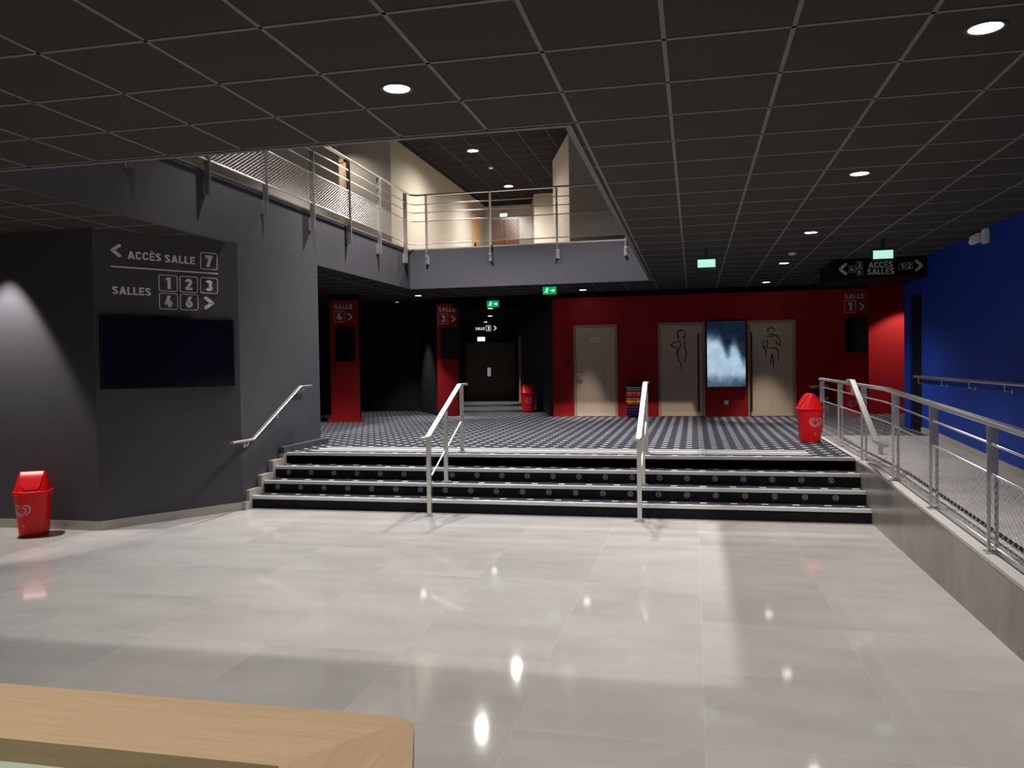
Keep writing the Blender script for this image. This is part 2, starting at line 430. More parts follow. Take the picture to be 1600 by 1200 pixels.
# back wall (red) with doors
YW = 17.75
struct(MB().box(-3.03, 3.47, YW, YW + .2, LAND, 3.2), 'wall_back', 'red')
struct(MB().box(-3.03, 3.47, YW, YW + .2, 3.2, CZ), 'trim_3', 'black')
struct(MB().box(3.47, 5.2, 18.55, 18.7, LAND, CZ), 'wall_back_right', 'red')
struct(MB().box(3.30, 3.47, YW + .2, 18.55, LAND, CZ), 'wall_return', 'red')
struct(MB().box(5.0, 5.2, 14.9, 18.6, LAND, CZ), 'wall_right_far', 'dark')
# right wall (blue) and soffit over the passage
struct(MB().box(3.48, 3.68, -4, 13.84, -.1, CZ).box(3.48, 3.68, 13.84, 14.55, 2.79, CZ).box(3.48, 3.68, 14.55, 14.92, -.1, CZ), 'wall_right', 'blue')
d4 = struct(MB().box(3.52, 3.56, 13.84, 14.55, LAND, 2.79), 'door_4', 'black')
rs = MB().prism([(-1, rampz(-1) - .02), (13.84, rampz(13.84)), (13.84, rampz(13.84) + .085), (13.25, rampz(13.25) + .085), (-1, rampz(-1) + .085)], 3.466, 3.48, 'x')
struct(rs, 'baseboard_right', 'skirt')
struct(MB().box(2.14, 3.48, 13.53, 14.92, 3.015, CZ), 'wall_soffit', 'black')

# ramp wall with its pale kerb
def kz(y): return .585 - .04 * max(0, 9.0 - y)
ys = [-1, 3, 5, 7, 9.0, 11, 13.25]
rw = MB().prism([(y, -.05) for y in (-1, 13.25)] + [(y, kz(y) - .02) for y in ys[::-1]], 1.84, 2.15, 'x')
struct(rw, 'wall_ramp', 'walltile')
struct(MB().prism([(y, kz(y) - .02) for y in ys] + [(y, kz(y) + .004) for y in ys[::-1]], 1.838, 2.152, 'x'), 'trim_4', 'kerb')

# corridor on the far left (turned 17.7 degrees)
CU = Vector((-.304, .953)); CV = Vector((.953, .304))
def quad_wall(a, b, t, z0, z1):
    a, b = Vector(a), Vector(b); d = (b - a).normalized(); n = Vector((-d.y, d.x)) * t
    return MB().prism([tuple(a), tuple(b), tuple(b + n), tuple(a + n)], z0, z1)
CR0 = Vector((-3.033, 17.752)); CR1 = CR0 + CU * 8.9
CL0 = Vector((-5.30, 18.25)); CL1 = CL0 + CU * 7.7
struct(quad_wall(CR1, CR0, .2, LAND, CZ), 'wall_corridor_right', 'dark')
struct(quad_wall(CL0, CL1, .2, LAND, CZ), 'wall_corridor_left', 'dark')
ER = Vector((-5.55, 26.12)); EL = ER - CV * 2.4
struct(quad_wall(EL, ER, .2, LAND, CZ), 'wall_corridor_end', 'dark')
CCZ = 3.08
struct(MB().prism([(-5.32, 18.0), (-3.15, 18.0), (-5.5, 26.3), (-8.0, 25.6)], CCZ, CCZ + .03), 'ceiling_corridor', 'black')
struct(MB().box(-5.4, -3.03, 18.0, 18.05, CCZ, CZ), 'trim_5', 'black')
# recess between the two pillars
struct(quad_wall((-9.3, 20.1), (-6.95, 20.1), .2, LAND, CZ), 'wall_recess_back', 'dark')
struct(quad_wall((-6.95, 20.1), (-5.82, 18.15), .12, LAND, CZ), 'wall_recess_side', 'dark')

# pillars with red fronts
def pillar(loc, ang, w, depth, plinth, x0=0):
    p = MB().box(x0, w, 0, depth, LAND, CZ); o = struct(p, 'pillar', 'black', None, (loc[0], loc[1], 0), ang)
    struct(MB().box(x0, w, -.012, 0, LAND, 3.18), 'pillar_face', 'red', o)
    if plinth: struct(MB().box(x0 - .07, w + .05, -.09, -.012, LAND, LAND + .075), 'pillar_plinth', 'red', o)
    return o
pillar((-7.55, 16.1), 19, .605, .45, True)
pillar((-5.78, 17.9), 17, .50, .4, False, .03)

# ---------------------------------------------------------------- setting: upstairs
struct(MB().box(-13, 5.2, -4, 26, UC, UC + .05), 'ceiling_upstairs', 'upceil')
ug = MB()
for k in range(-6, 10): ug.box(-5.3 + .6*k - t, -5.3 + .6*k + t, 5, 24, UC - .004, UC)
for k in range(0, 32): ug.box(-6.1, 4, 5.2 + .6*k - t, 5.2 + .6*k + t, UC - .004, UC)
struct(ug, 'ceiling_grid_upstairs', 'upgrid')
struct(MB().box(-7.0, -6.8, 3, 15.06, UP, UC), 'wall_upstairs_left', 'taupe')
struct(MB().box(-9, -6.1, 16.06, 16.2, UP, UC).box(-6.25, -6.1, 16.2, 24.0, UP, UC), 'wall_upstairs_corridor', 'beige')
struct(MB().box(-6.25, -4.55, 24.0, 24.15, UP, UC), 'wall_upstairs_end', 'beige')
struct(MB().prism([(-2.485, 16.83), (5.2, 16.83), (5.2, 19.12), (-3.21, 19.12)], UP, UC), 'wall_upstairs_right', 'beige')
struct(MB().prism([(-4.33, 22.6), (-2.4, 22.6), (-2.4, 24.15), (-4.72, 24.15)], UP, UC), 'wall_upstairs_far', 'beige')
d = struct(MB().box(-7.34, -7.12, 16.02, 16.06, UP + .02, 6.05), 'door_5', 'door')
f = MB().box(-7.12, -7.04, 16.0, 16.06, UP, 6.12).box(-7.42, -7.04, 16.0, 16.06, 6.05, 6.12); f.make('frame', 'honey', d)
d = struct(MB().box(-6.1, -6.07, 22.36, 23.22, UP, 6.10), 'door_6', 'honey')
MB().box(-6.07, -6.03, 22.5, 22.62, 5.1, 5.25).make('handle', 'handle', d)
d = struct(MB().box(-5.97, -5.07, 23.96, 24.0, UP, 6.12), 'door_7', 'doorred')
MB().box(-5.53, -5.51, 23.955, 23.96, UP, 6.12).make('leaf_gap', 'black', d)

# ---------------------------------------------------------------- doors downstairs
def door(name, x0, x1, z1, y=YW):
    o = struct(MB().box(x0 + .055, x1 - .055, y - .012, y - .002, LAND + .012, z1 - .055), name, 'door')
    f = MB().box(x0, x0 + .05, y - .022, y, LAND, z1).box(x1 - .05, x1, y - .022, y, LAND, z1).box(x0 + .05, x1 - .05, y - .022, y, z1 - .05, z1)
    f.make('frame', 'frame', o); return o
d1 = door('door_1', -2.566, -1.616, 2.60)
h = MB().lathe([(.026, -.03), (.026, -.012)], 16, (-2.485, YW, 1.528), 'y').lathe([(.026, -.03), (.026, -.012)], 16, (-2.485, YW, 1.44), 'y')
h.tube([(-2.485, YW - .02, 1.528), (-2.485, YW - .055, 1.528), (-2.37, YW - .055, 1.528)], .010); h.make('handle', 'steel', d1, True, True)
pl = MB().box(-2.19, -1.995, YW - .018, YW - .012, 2.235, 2.315).make('name_plate', 'whitepl', d1)
MB().box(-2.145, -2.045, YW - .02, YW - .018, 2.268, 2.283).make('plate_lettering', 'ink', pl)
hg = MB()
for z in (.85, 1.6, 2.35): hg.tube([(-1.668, YW - .025, z), (-1.668, YW - .025, z + .09)], .009)
hg.make('hinge', 'steel', d1)

def px_strokes(strokes, fx, fz, w, yy):
    mb = MB()
    for s_ in strokes:
        pts = [Vector((fx(p[0]), fz(p[1]))) for p in s_]
        # smooth the polyline
        q = []
        for i in range(len(pts) - 1):
            a, b, c, dd = pts[max(i-1, 0)], pts[i], pts[i+1], pts[min(i+2, len(pts)-1)]
            for k in range(4):
                u = k / 4
                q.append(.5 * ((2*b) + (-a + c)*u + (2*a - 5*b + 4*c - dd)*u*u + (-a + 3*b - 3*c + dd)*u**3))
        q.append(pts[-1]); mb.stroke(q, w, yy, .0015, True)
    return mb
dw = door('door_2', -.741, .233, 2.605)
dm = door('door_3', 1.107, 2.062, 2.605)
S = .075 * 17.85 / 1290
woman = [[(222,395),(240,385),(262,372),(252,330),(238,300),(250,255),(290,222),(322,215),(365,238),(404,238)],[(245,250),(236,310),(258,370)],[(385,250),(392,310),(378,355),(345,372),(325,366)],[(318,215),(296,250)],
 [(402,395),(383,440),(374,500),(383,560),(402,640),(410,700),(398,780),(384,840),(370,890)],[(250,450),(286,466),(302,515),(286,560),(258,610),(238,660),(236,740),(258,810),(292,900),(316,980),(330,1085)],
 [(312,418),(215,450),(150,485),(110,512),(128,545),(196,562),(224,590),(236,630)],[(190,664),(236,664)]]
px_strokes(woman, lambda x: -.27 + (x - 300)*S, lambda z: 2.605 - (z - 60)*S, .027, YW - .0135).make('woman_drawing', 'ink', dw)
man = [[(322,245),(305,225),(302,195),(328,170),(365,160),(405,170),(422,195),(420,228)],[(330,290),(365,296),(402,288)],[(245,348),(290,328),(370,338),(430,312),(478,330),(512,380),(538,440),(545,490),(532,555)],
 [(235,400),(214,450),(210,500),(226,565),(262,612),(258,680),(275,755)],[(286,378),(292,460),(290,520),(285,575)],[(232,525),(262,540)],[(278,580),(360,566),(440,572),(488,598),(498,700),(510,865)],[(455,400),(466,450),(484,490),(540,503)],
 [(382,680),(364,760),(356,900)],[(384,680),(402,770),(405,970)]]
px_strokes(man, lambda x: 1.585 + (x - 375)*S, lambda z: 2.605 - (z - 10)*S, .025, YW - .0135).make('man_drawing', 'ink', dm)
for dd, x in ((dw, .098), (dm, 1.175)):
    b = MB().tube([(x, YW - .075, .70), (x, YW - .075, 2.36)], .017, 12)
    for z in (.95, 2.1): b.tube([(x, YW - .012, z), (x, YW - .075, z)], .010)
    b.make('pull_handle', 'handle', dd, True, True)
# corridor doors
de = struct(MB().box(.62, 2.24, -.03, -.002, LAND + .005, 2.50), 'door_8', 'doorbrown', None, (EL.x, EL.y, 0), 17.7)
MB().box(1.425, 1.431, -.032, -.03, LAND + .005, 2.50).make('leaf_gap', 'black', de)
MB().box(1.32, 1.43, -.034, -.03, 1.40, 1.68).make('glass_pane', 'paleglass', de)
dr = struct(MB().box(0, .5, -.03, -.002, LAND, 2.62), 'door_9', 'door', None, ((CR0 + CU*7.25).x, (CR0 + CU*7.25).y, 0), -72.3)
MB().box(-.03, 0, -.05, -.002, LAND, 2.66).box(.5, .53, -.05, -.002, LAND, 2.66).make('frame', 'frame', dr)

# ---------------------------------------------------------------- staircase
st = thing('staircase', 'four wide dark carpeted steps with pale nosings up to the landing', 'stairs')
SX0, SX1 = -5.452, 1.838
for k in range(4):
    y = 9.29 + .3*k; z = .15*(k+1); y1 = y + .3 if k < 3 else 10.19 + .001
    b = MB(); b.box(SX0, SX1, y, y1 if k < 3 else y + .0008, .15*k if k else .0005, z); b.bm.faces.ensure_lookup_table()
    for f_ in b.bm.faces: f_.material_index = 1 if abs(f_.normal.z) < .5 and False else 0
    o = b.make('step', ['carpet', 'riser'], st)
    for p in o.data.polygons: p.material_index = 0 if p.normal.z > .5 else 1
    n_ = MB().box(SX0, SX1, y - .012, y + .045, z, z + .006).box(SX0, SX1, y - .012, y - .001, z - .032, z)
    n_.make('nosing', 'nosing', o)
    if k in (1, 2):
        rots = [0, 3, 0, 2, 1, 0, 3, 1, 0, 2, 3, 0, 1, 0, 3, 2, 0, 1, 0, 3, 2, 0] if k == 1 else [3, 1, 0, 3, 1, 0, 2, 0, 3, 1, 0, 3, 1, 0, 3, 1, 0, 3, 2, 1, 0, 3]
        for i in range(22):
            em = MB(); cx = -5.268 + .3235*i; cz = z - .075
            ring = [(cx + .029*math.cos(2*PI*j/18), cz + .029*math.sin(2*PI*j/18)) for j in range(18)]
            em.stroke(ring, .0075, y - .003, .0025, closed=True)
            em.text('M', cx - .016, cx + .016, cz - .015, cz + .015, y - .003, .0025, .22, rot=PI/2*rots[i])
            em.make('emblem', 'emblem', o)
tb = MB().box(-5.2, 1.38, 10.43, 10.96, LAND, LAND + .003).make('tactile_strip', mat('grey tactile strip', (.20, .20, .215), .6), st)
for y, w_ in ((10.455, .045), (10.69, .09), (10.935, .045)): MB().box(-5.2, 1.38, y - w_/2, y + w_/2, LAND + .003, LAND + .006).make('pale_ridge', 'tactile', tb)

# ---------------------------------------------------------------- stair rails
def stair_rail(x, label):
    t_ = thing('stair_rail', label, 'railing', (x, 9.08, 0), 0, 'steel rails on the steps')
    P = lambda y, z: (0, y - 9.08, z)
    MB().bar([P(8.80, .925), P(9.06, .925), P(10.40, 1.50), P(10.72, 1.50)], .062, .030).make('top_rail', 'steel', t_)
    MB().bar([P(9.12, .44), P(10.46, 1.01)], .016, .016).make('mid_rail', 'steel', t_)
    for y, z0, z1 in ((9.08, 0, .912), (9.76, .30, 1.215), (10.50, .60, 1.486)):
        p = MB().box(-.024, .024, y - 9.08 - .024, y - 9.08 + .024, z0 + .010, z1).make('post', 'steel', t_)
        MB().box(-.055, .055, y - 9.08 - .05, y - 9.08 + .05, z0 + .0005, z0 + .010).box(-.036, .036, y - 9.08 - .036, y - 9.08 + .036, z0 + .010, z0 + .022).make('base_plate', 'steel', p)
    return t_
stair_rail(-3.04, 'steel rail on posts going up the steps, left of the middle')
stair_rail(-.60, 'steel rail on posts going up the steps, right of the middle')

# wall handrail at left of the steps
hr = thing('wall_handrail', 'steel handrail fixed to the grey wall at the left end of the steps', 'handrail', (-5.50, 9.3, 0))
P = lambda y, z, x=-5.44: (x + 5.50, y - 9.3, z)
MB().bar([P(8.82, .868), P(9.30, .865), P(10.60, 1.495), P(10.93, 1.497)], .052, .026).make('rail', 'steel', hr)
for y, z in ((9.20, .80), (9.95, 1.10), (10.70, 1.43)):
    b = MB().lathe([(.034, 0), (.034, .008), (.016, .014)], 18, P(y, z, wx(y)), 'x')
    b.tube([P(y, z, wx(y) + .008), P(y, z, -5.45), P(y, z + .05, -5.44)], .008); b.make('bracket', 'steel', hr, True, True)

# handrail on the ramp side
hr = thing('wall_handrail', 'short bright steel handrail at the right end of the steps, held off the ramp railing', 'handrail', (1.75, 9.3, 0))
P = lambda y, z, x=1.75: (x - 1.75, y - 9.3, z)
MB().bar([P(8.20, .945), P(8.60, .945), P(9.84, 1.515), P(10.06, 1.517)], .062, .030).make('rail', 'steel', hr)
for y, z, zz in ((8.42, .84, .93), (9.80, 1.36, 1.48)):
    b = MB().bar([P(y, zz, 1.75), P(y, z, 1.75)], .045, .008, (0, 1, 0)); b.bar([P(y, z, 1.745), P(y, z, 1.895)], .045, .008, (0, 0, 1)); b.make('bracket', 'steel', hr)

# ramp railing
rl = thing('ramp_railing', 'long steel railing with cable mesh on the pale kerb beside the ramp', 'railing', (1.92, 9, 0))
P = lambda y, z, x=1.92: (x - 1.92, y - 9, z)
def rz_(y): return 1.450 - .042 * max(0, 8.95 - y)
def rb_(y): return kz(y) + .004
MB().bar([P(13.4, 1.466), P(8.95, 1.450), P(3.0, rz_(3.0))], .060, .034).make('top_rail', 'steel', rl)
MB().tube([P(13.3, 1.345), P(8.95, 1.315), P(3.0, rz_(3.0) - .145)], .0085).make('mid_rail', 'steel', rl, True)
MB().tube([P(13.3, 1.135), P(8.95, 1.115), P(3.0, rz_(3.0) - .345)], .0085).make('mesh_rail', 'steel', rl, True)
MB().tube([P(13.3, rb_(13) + .045), P(8.95, rb_(9) + .045), P(3.0, rb_(3) + .045)], .006).make('bottom_rail', 'steel', rl, True)
for y in (13.25, 11.66, 10.10, 8.58, 7.28, 5.93, 4.60):
    zt_ = rz_(y) - .016; zb_ = rb_(y); zm = zt_ - .33
    p = MB().box(-.034, .034, y - 9 - .006, y - 9 + .006, zm, zt_)
    p.box(-.034, -.012, y - 9 - .007, y - 9 + .007, zb_ + .006, zm).box(.012, .034, y - 9 - .007, y - 9 + .007, zb_ + .006, zm)
    p = p.make('post', 'steel', rl)
    MB().box(-.055, .055, y - 9 - .045, y - 9 + .045, zb_ + .0005, zb_ + .008).make('base_plate', 'steel', p)
L_ = 9.9
MB().net(lambda s_, z: P(3.2 + s_, z), L_, lambda s_: rb_(3.2 + s_) + .045, lambda s_: (1.115 if s_ > 5.75 else rz_(3.2 + s_) - .345), .085, .05, .0017).make('mesh_infill', 'wire', rl)

# handrail on the blue wall
hr = thing('wall_handrail', 'dull steel handrail on hooked brackets along the blue wall', 'handrail', (3.40, 9, 0))
P = lambda y, z, x=3.40: (x - 3.40, y - 9, z)
MB().tube([P(13.95, 1.475), P(3, 1.45)], .021, 12).make('rail', 'steel', hr, True)
for y in (13.70, 12.50, 11.33, 10.12, 8.9, 7.7):
    b = MB().tube([P(y, 1.455), P(y, 1.385), P(y, 1.37, 3.42), P(y, 1.37, 3.475)], .007); b.lathe([(.026, 0), (.026, .006)], 14, P(y, 1.37, 3.473), 'x')
    b.make('bracket', 'steel', hr)

# balcony railing upstairs
bl = thing('balcony_railing', 'steel balcony railing with cable mesh around the opening upstairs', 'railing', (-5.52, 15.63, UP))
BX, BY = -5.52, 15.63
def Q(x, y, z): return (x - BX, y - BY, z - UP)
def lpath(z, c=.10): return [Q(BX, 5.2, z), Q(BX, BY - c, z), Q(BX + c, BY, z), Q(-.6, BY, z)]
MB().bar(lpath(5.18), .050, .030).make('top_rail', 'steel', bl)
for z in (4.995, 4.83, 4.655): MB().tube(lpath(z), .009).make('mid_rail', 'steel', bl, True)
MB().tube(lpath(4.205), .010).make('bottom_rail', 'steel', bl, True)
for y in (5.9, 7.24, 8.58, 9.90, 11.28, 12.61, 13.93, 15.30):
    p = MB().box(-.042, .030, y - BY - .014, y - BY - .005, 3.80 - UP, 5.165 - UP).box(-.042, .030, y - BY + .005, y - BY + .014, 3.80 - UP, 5.165 - UP).make('post', 'steel', bl)
    MB().box(-.060, -.042, y - BY - .035, y - BY + .035, 3.80 - UP, 3.99 - UP).box(-.030, .020, y - BY - .022, y - BY - .014, 3.82 - UP, 3.97 - UP).box(-.030, .020, y - BY + .014, y - BY + .022, 3.82 - UP, 3.97 - UP).make('fixing_bracket', 'steel', p)
for x in (-5.20, -3.887, -2.558, -1.239):
    p = MB().box(x - BX - .014, x - BX - .005, -.030, .042, 3.80 - UP, 5.165 - UP).box(x - BX + .005, x - BX + .014, -.030, .042, 3.80 - UP, 5.165 - UP).make('post', 'steel', bl)
    MB().box(x - BX - .035, x - BX + .035, .042, .060, 3.80 - UP, 3.99 - UP).box(x - BX - .024, x - BX + .024, -.036, -.030, 3.825 - UP, 3.85 - UP).box(x - BX - .024, x - BX + .024, -.036, -.030, 3.94 - UP, 3.965 - UP).make('fixing_bracket', 'steel', p)
c45, c2 = (lambda s_: 4.205), (lambda s_: 4.655)
MB().net(lambda s_, z: Q(BX, 6.0 + s_, z), 9.3, c45, c2, .075, .043, .0022).make('mesh_infill', 'wire', bl)
MB().net(lambda s_, z: Q(-5.2 + s_, BY, z), 4.6, c45, c2, .075, .043, .0022).make('mesh_infill', 'wire', bl)

# ---------------------------------------------------------------- signs and screens
def panel_screen(name, label, loc, rz, w, h, th, cat='screen', m='screen', group=None):
    o = thing(name, label, cat, loc, rz, group)
    MB().box(0, w, -th, -.006, 0, h).make('housing', 'bezel', o)
    MB().box(.012, w - .012, -th - .003, -th - .0002, .014, h - .012).make('display', m, o)
    MB().box(w*.25, w*.75, -.006, -.0005, h*.25, h*.75).make('wall_mount', 'bezel', o)
    return o
panel_screen('television', 'large dark wide screen on the angled grey wall under the hall signs', (WB[0], WB[1], 0), TVA, 1.53, .81, .055)
bpy.context.view_layer.update()
tv = [o for o in COL.objects if o.name == 'television'][0]
tv.location = Vector((WB[0], WB[1], 1.55)) + Vector((math.cos(R(TVA)), math.sin(R(TVA)), 0)) * .05

sg = thing('direction_sign', 'pale lettering with ACCÈS SALLE 7 and five boxed numbers above the large screen', 'sign', (WB[0], WB[1], 0), TVA)
def glyph(parent, body, x0, x1, z0, z1, bold=.20, m='sign', keep=False, name='lettering', y=-.005):
    return MB().text(body, x0, x1, z0, z1, y, .004, bold, keep).make(name, m, parent)
def numbox(parent, d, x0, x1, z0, z1, w=.008, m='sign', bold=.25, r=.022):
    b = MB().rframe(x0, x1, z0, z1, w, min(r, (x1-x0)*.12), -.005, .004); o = b.make('number_box', m, parent)
    W, H = x1 - x0, z1 - z0
    glyph(o, d, x0 + W*.16, x1 - W*.16, z0 + H*.14, z1 - H*.14, bold, m, True, 'number')
def arrow(parent, x0, x1, z0, z1, w, right, m='sign'): MB().chevron(x0, x1, z0, z1, w, right, -.005, .004).make('arrow', m, parent)
arrow(sg, .190, .300, 3.025, 3.175, .036, False)
glyph(sg, 'ACCÈS', .369, .742, 3.016, 3.104); glyph(sg, 'SALLE', .782, 1.139, 3.010, 3.098)
numbox(sg, '7', 1.208, 1.412, 2.965, 3.160)
MB().box(.187, 1.421, -.005, -.001, 2.911, 2.925).make('divider_line', 'sign', sg)
glyph(sg, 'SALLES', .195, .617, 2.612, 2.700)
for d_, x in (('1', .710), ('2', .953), ('3', 1.200)): numbox(sg, d_, x, x + .210, 2.676, 2.860)
for d_, x in (('4', .710), ('6', .953)): numbox(sg, d_, x, x + .210, 2.466, 2.650)
arrow(sg, 1.240, 1.362, 2.480, 2.636, .040, True)

def salle(d_, label, loc, rz, x, zo=0):
    o = thing('hall_sign', label, 'sign', loc, rz, 'hall number signs')
    glyph(o, 'SALLE', x, x + .385, 3.005 + zo, 3.095 + zo, .17)
    numbox(o, d_, x, x + .212, 2.725 + zo, 2.958 + zo, .009, r=.012)
    arrow(o, x + .282, x + .388, 2.755 + zo, 2.915 + zo, .030, True)
c19 = (math.sin(R(19)) * .012, -math.cos(R(19)) * .012); c17 = (math.sin(R(17)) * .012, -math.cos(R(17)) * .012)
salle('4', 'faint grey sign SALLE 4 with arrow at the top of the left red pillar', (-7.55 + c19[0], 16.1 + c19[1], 0), 19, .098)
salle('3', 'faint grey sign SALLE 3 with arrow atop the narrow red pillar by the corridor', (-5.78 + c17[0], 17.9 + c17[1], 0), 17, .075)
salle('1', 'faint grey sign SALLE 1 with arrow high on the red wall at right', (3.015, YW, 0), 0, 0)
def rot_loc(a, rz, x, z, y=0): return (a[0] + math.cos(R(rz))*x - math.sin(R(rz))*y, a[1] + math.sin(R(rz))*x + math.cos(R(rz))*y, z)
panel_screen('hall_screen', 'upright dark screen on the left red pillar below SALLE 4', rot_loc((-7.55, 16.1), 19, .143, 1.88, -.012), 19, .39, .72, .10, 'screen', group='upright hall screens')
panel_screen('hall_screen', 'upright dark screen on the narrow red pillar below SALLE 3', rot_loc((-5.78, 17.9), 17, .115, 1.90, -.012), 17, .40, .72, .10, 'screen', group='upright hall screens')
panel_screen('hall_screen', 'upright dark screen on the red wall below SALLE 1', (3.022, YW, 1.92), 0, .42, .70, .10, 'screen', group='upright hall screens')
panel_screen('advert_screen', 'tall lit screen showing a blurred pale blue picture between the two toilet doors', (.265, YW, 1.215), 0, .80, 1.40, .09, 'screen', 'advert')

sg = thing('direction_sign', 'grey ACCÈS SALLES sign with arrows both ways on the black soffit', 'sign', (0, 13.53, 0))
arrow(sg, 2.212, 2.340, 3.072, 3.262, .042, False); arrow(sg, 3.310, 3.425, 3.088, 3.270, .042, True)
for d_, x0, x1, z0, z1 in (('4', 2.362, 2.452, 3.112, 3.212), ('3', 2.470, 2.562, 3.172, 3.272), ('6', 2.470, 2.562, 3.066, 3.164), ('1', 3.082, 3.174, 3.125, 3.232), ('2', 3.186, 3.280, 3.128, 3.234)):
    numbox(sg, d_, x0, x1, z0, z1, .0035, bold=.17, r=.008)
glyph(sg, 'ACCÈS', 2.650, 2.998, 3.168, 3.258, .19); glyph(sg, 'SALLES', 2.632, 3.016, 3.066, 3.156, .19)
M['glow'] = mat('white lit lettering', (.7, .7, .7), .5, emit=(.62, .62, .66), es=1.0)
sg = thing('hanging_sign', 'small lit SALLE 3 sign hanging in the dark corridor', 'sign', (-5.80, 21.5, 0), 8)
MB().box(-.06, .66, -.001, .03, 2.66, 2.87).make('panel', 'black', sg)
for x in (.1, .5): MB().tube([(x, .015, 2.87), (x, .015, CCZ)], .006).make('hanger', 'handle', sg)
glyph(sg, 'SALLE', 0, .25, 2.725, 2.795, .2, 'glow')
b = MB().rframe(.29, .42, 2.69, 2.84, .008, .01, -.005, .004).make('number_box', 'glow', sg); glyph(b, '3', .31, .40, 2.71, 2.82, .22, 'glow', True, 'number')
arrow(sg, .50, .58, 2.70, 2.83, .022, True, 'glow')

# exit signs
def exit_sign(label, loc, w, h, style, top, rz=0):
    o = thing('exit_sign', label, 'exit sign', loc, rz, 'lit emergency exit signs')
    MB().box(-w/2, w/2, .002, .035, -.012, h).make('housing', 'ring' if style != 'pale' else M['exitframe'], o)
    if style == 'far':
        MB().box(-w/2, w/2, -.004, .002, 0, h).make('panel', 'exitfar', o); return
    if style == 'pale':
        MB().box(-w/2 + .015, w/2 - .015, -.004, .002, .012, h - .03).make('panel', 'exitpale', o)
    else:
        MB().box(-w/2, w/2, -.004, .002, 0, h - .012).make('panel', 'exitgreen', o)
        s_ = MB(); c = -.22*w; k = h / .15
        s_.disc((c + .012*k, .112*k), .011*k, -.007, .002); s_.stroke([(c + .006*k, .10*k), (c - .008*k, .062*k)], .02*k, -.007, .002)
        s_.stroke([(c - .008*k, .062*k), (c + .016*k, .045*k), (c + .008*k, .02*k)], .010*k, -.007, .002); s_.stroke([(c - .008*k, .062*k), (c - .022*k, .04*k), (c - .044*k, .034*k)], .010*k, -.007, .002)
        s_.stroke([(c + .004*k, .095*k), (c + .03*k, .08*k), (c + .042*k, .09*k)], .008*k, -.007, .002)
        s_.make('running_figure', 'exitwhite', o)
        a_ = .22*w; MB().stroke([(a_ - .035*k, .068*k), (a_ + .02*k, .068*k)], .016*k, -.007, .002).plate([(a_ + .008*k, .10*k), (a_ + .008*k, .036*k), (a_ + .045*k, .068*k)], -.007, .002).make('arrow', 'exitwhite', o)
    MB().box(-.02, .02, .008, .028, h, top - loc[2]).make('ceiling_bracket', 'ring', o)
M['exitframe'] = mat('dark green glass frame', (.02, .07, .06), .2, 0, .5)
exit_sign('green running figure exit sign just under the balcony edge, left of the red wall', (-2.755, 15.85, 3.135), .27, .160, 'green', CZ)
exit_sign('green running figure exit sign at the mouth of the dark corridor', (-4.387, 17.8, 3.06), .27, .155, 'green', CZ)
exit_sign('pale green lit exit sign hanging in the middle of the dark ceiling', (.183, 11.5, 3.04), .265, .148, 'pale', CZ)
exit_sign('pale green lit exit sign hanging above the ACCÈS SALLES sign', (2.410, 11.4, 3.05), .270, .148, 'pale', CZ)
exit_sign('tiny white green exit sign over the dark double door at the corridor end', (-6.68, 25.45, 2.54), .24, .13, 'far', CCZ, 17.7)
exit_sign('tiny green exit sign over the brown door upstairs', (-5.52, 23.9, 6.20), .22, .10, 'far', UC)

# ---------------------------------------------------------------- lamps
SPOTS = []
def spot(loc, power, size, blend, radius=.055, col=(1, .955, .91)):
    l = bpy.data.lights.new('downlight_lamp', 'SPOT'); l.energy = power; l.spot_size = R(size); l.spot_blend = blend; l.shadow_soft_size = radius; l.color = col
    o = bpy.data.objects.new('downlight_lamp', l); COL.objects.link(o); o.location = loc; return o
_dl = {}
def downlight(label, x, y, z, r=.075, lens='lens', group='recessed downlights'):
    o = thing('downlight', label, 'ceiling light', (x, y, z), 0, group)
    k = (round(r, 3), lens)
    if k not in _dl:
        a = MB().lathe([(r*.98, -.002), (r*1.04, -.007), (r*1.24, -.006), (r*1.28, -.001)], 28)
        b = MB().lathe([(r*.30, -.0045), (r*.97, -.003)], 28)
        A = a.make('trim_ring', 'ring', o, True, True); B = b.make('lens', lens, o)
        _dl[k] = (A, B)
    else:
        for s_ in _dl[k]:
            c = s_.copy(); COL.objects.link(c); c.parent = o
    return o
DZ = CZ - .02
downlight('bright round downlight in the near ceiling, in front of the opening', -1.617, 4.378, CZ)
downlight('largest bright round downlight, top right corner of the ceiling', 1.367, 4.306, CZ)
downlight('round downlight, second from the front in the right ceiling row', 1.377, 7.373, CZ)
downlight('round downlight, third from the front in the right ceiling row', 1.414, 10.569, CZ)
downlight('round downlight beside the smoke detector, fourth from the front in the right ceiling row', 1.427, 13.738, CZ)
downlight('round downlight nearest the red wall, last in the right ceiling row', 1.418, 16.946, CZ)
downlight('round downlight above the single oak door in the red wall', -2.274, 17.20, CZ)
downlight('round downlight in front of the narrow red pillar, under the balcony corner', -5.937, 17.20, CZ)
downlight('small dim downlight in the dark recess between the red pillars', -7.0, 18.7, CZ, .05, 'lensdim')
for i, (x, y, w_) in enumerate(((-4.62, 18.47, 'nearest'), (-5.31, 21.2, 'middle'), (-6.18, 24.1, 'farthest'))):
    downlight(w_ + ' of the three downlights in the dark corridor', x, y, CCZ, .07)
downlight('nearer round downlight in the black ceiling upstairs', -4.77, 17.70, UC, .12, 'lenswarm', 'downlights upstairs')
downlight('farther round downlight in the black ceiling upstairs', -4.80, 21.44, UC, .12, 'lenswarm', 'downlights upstairs')
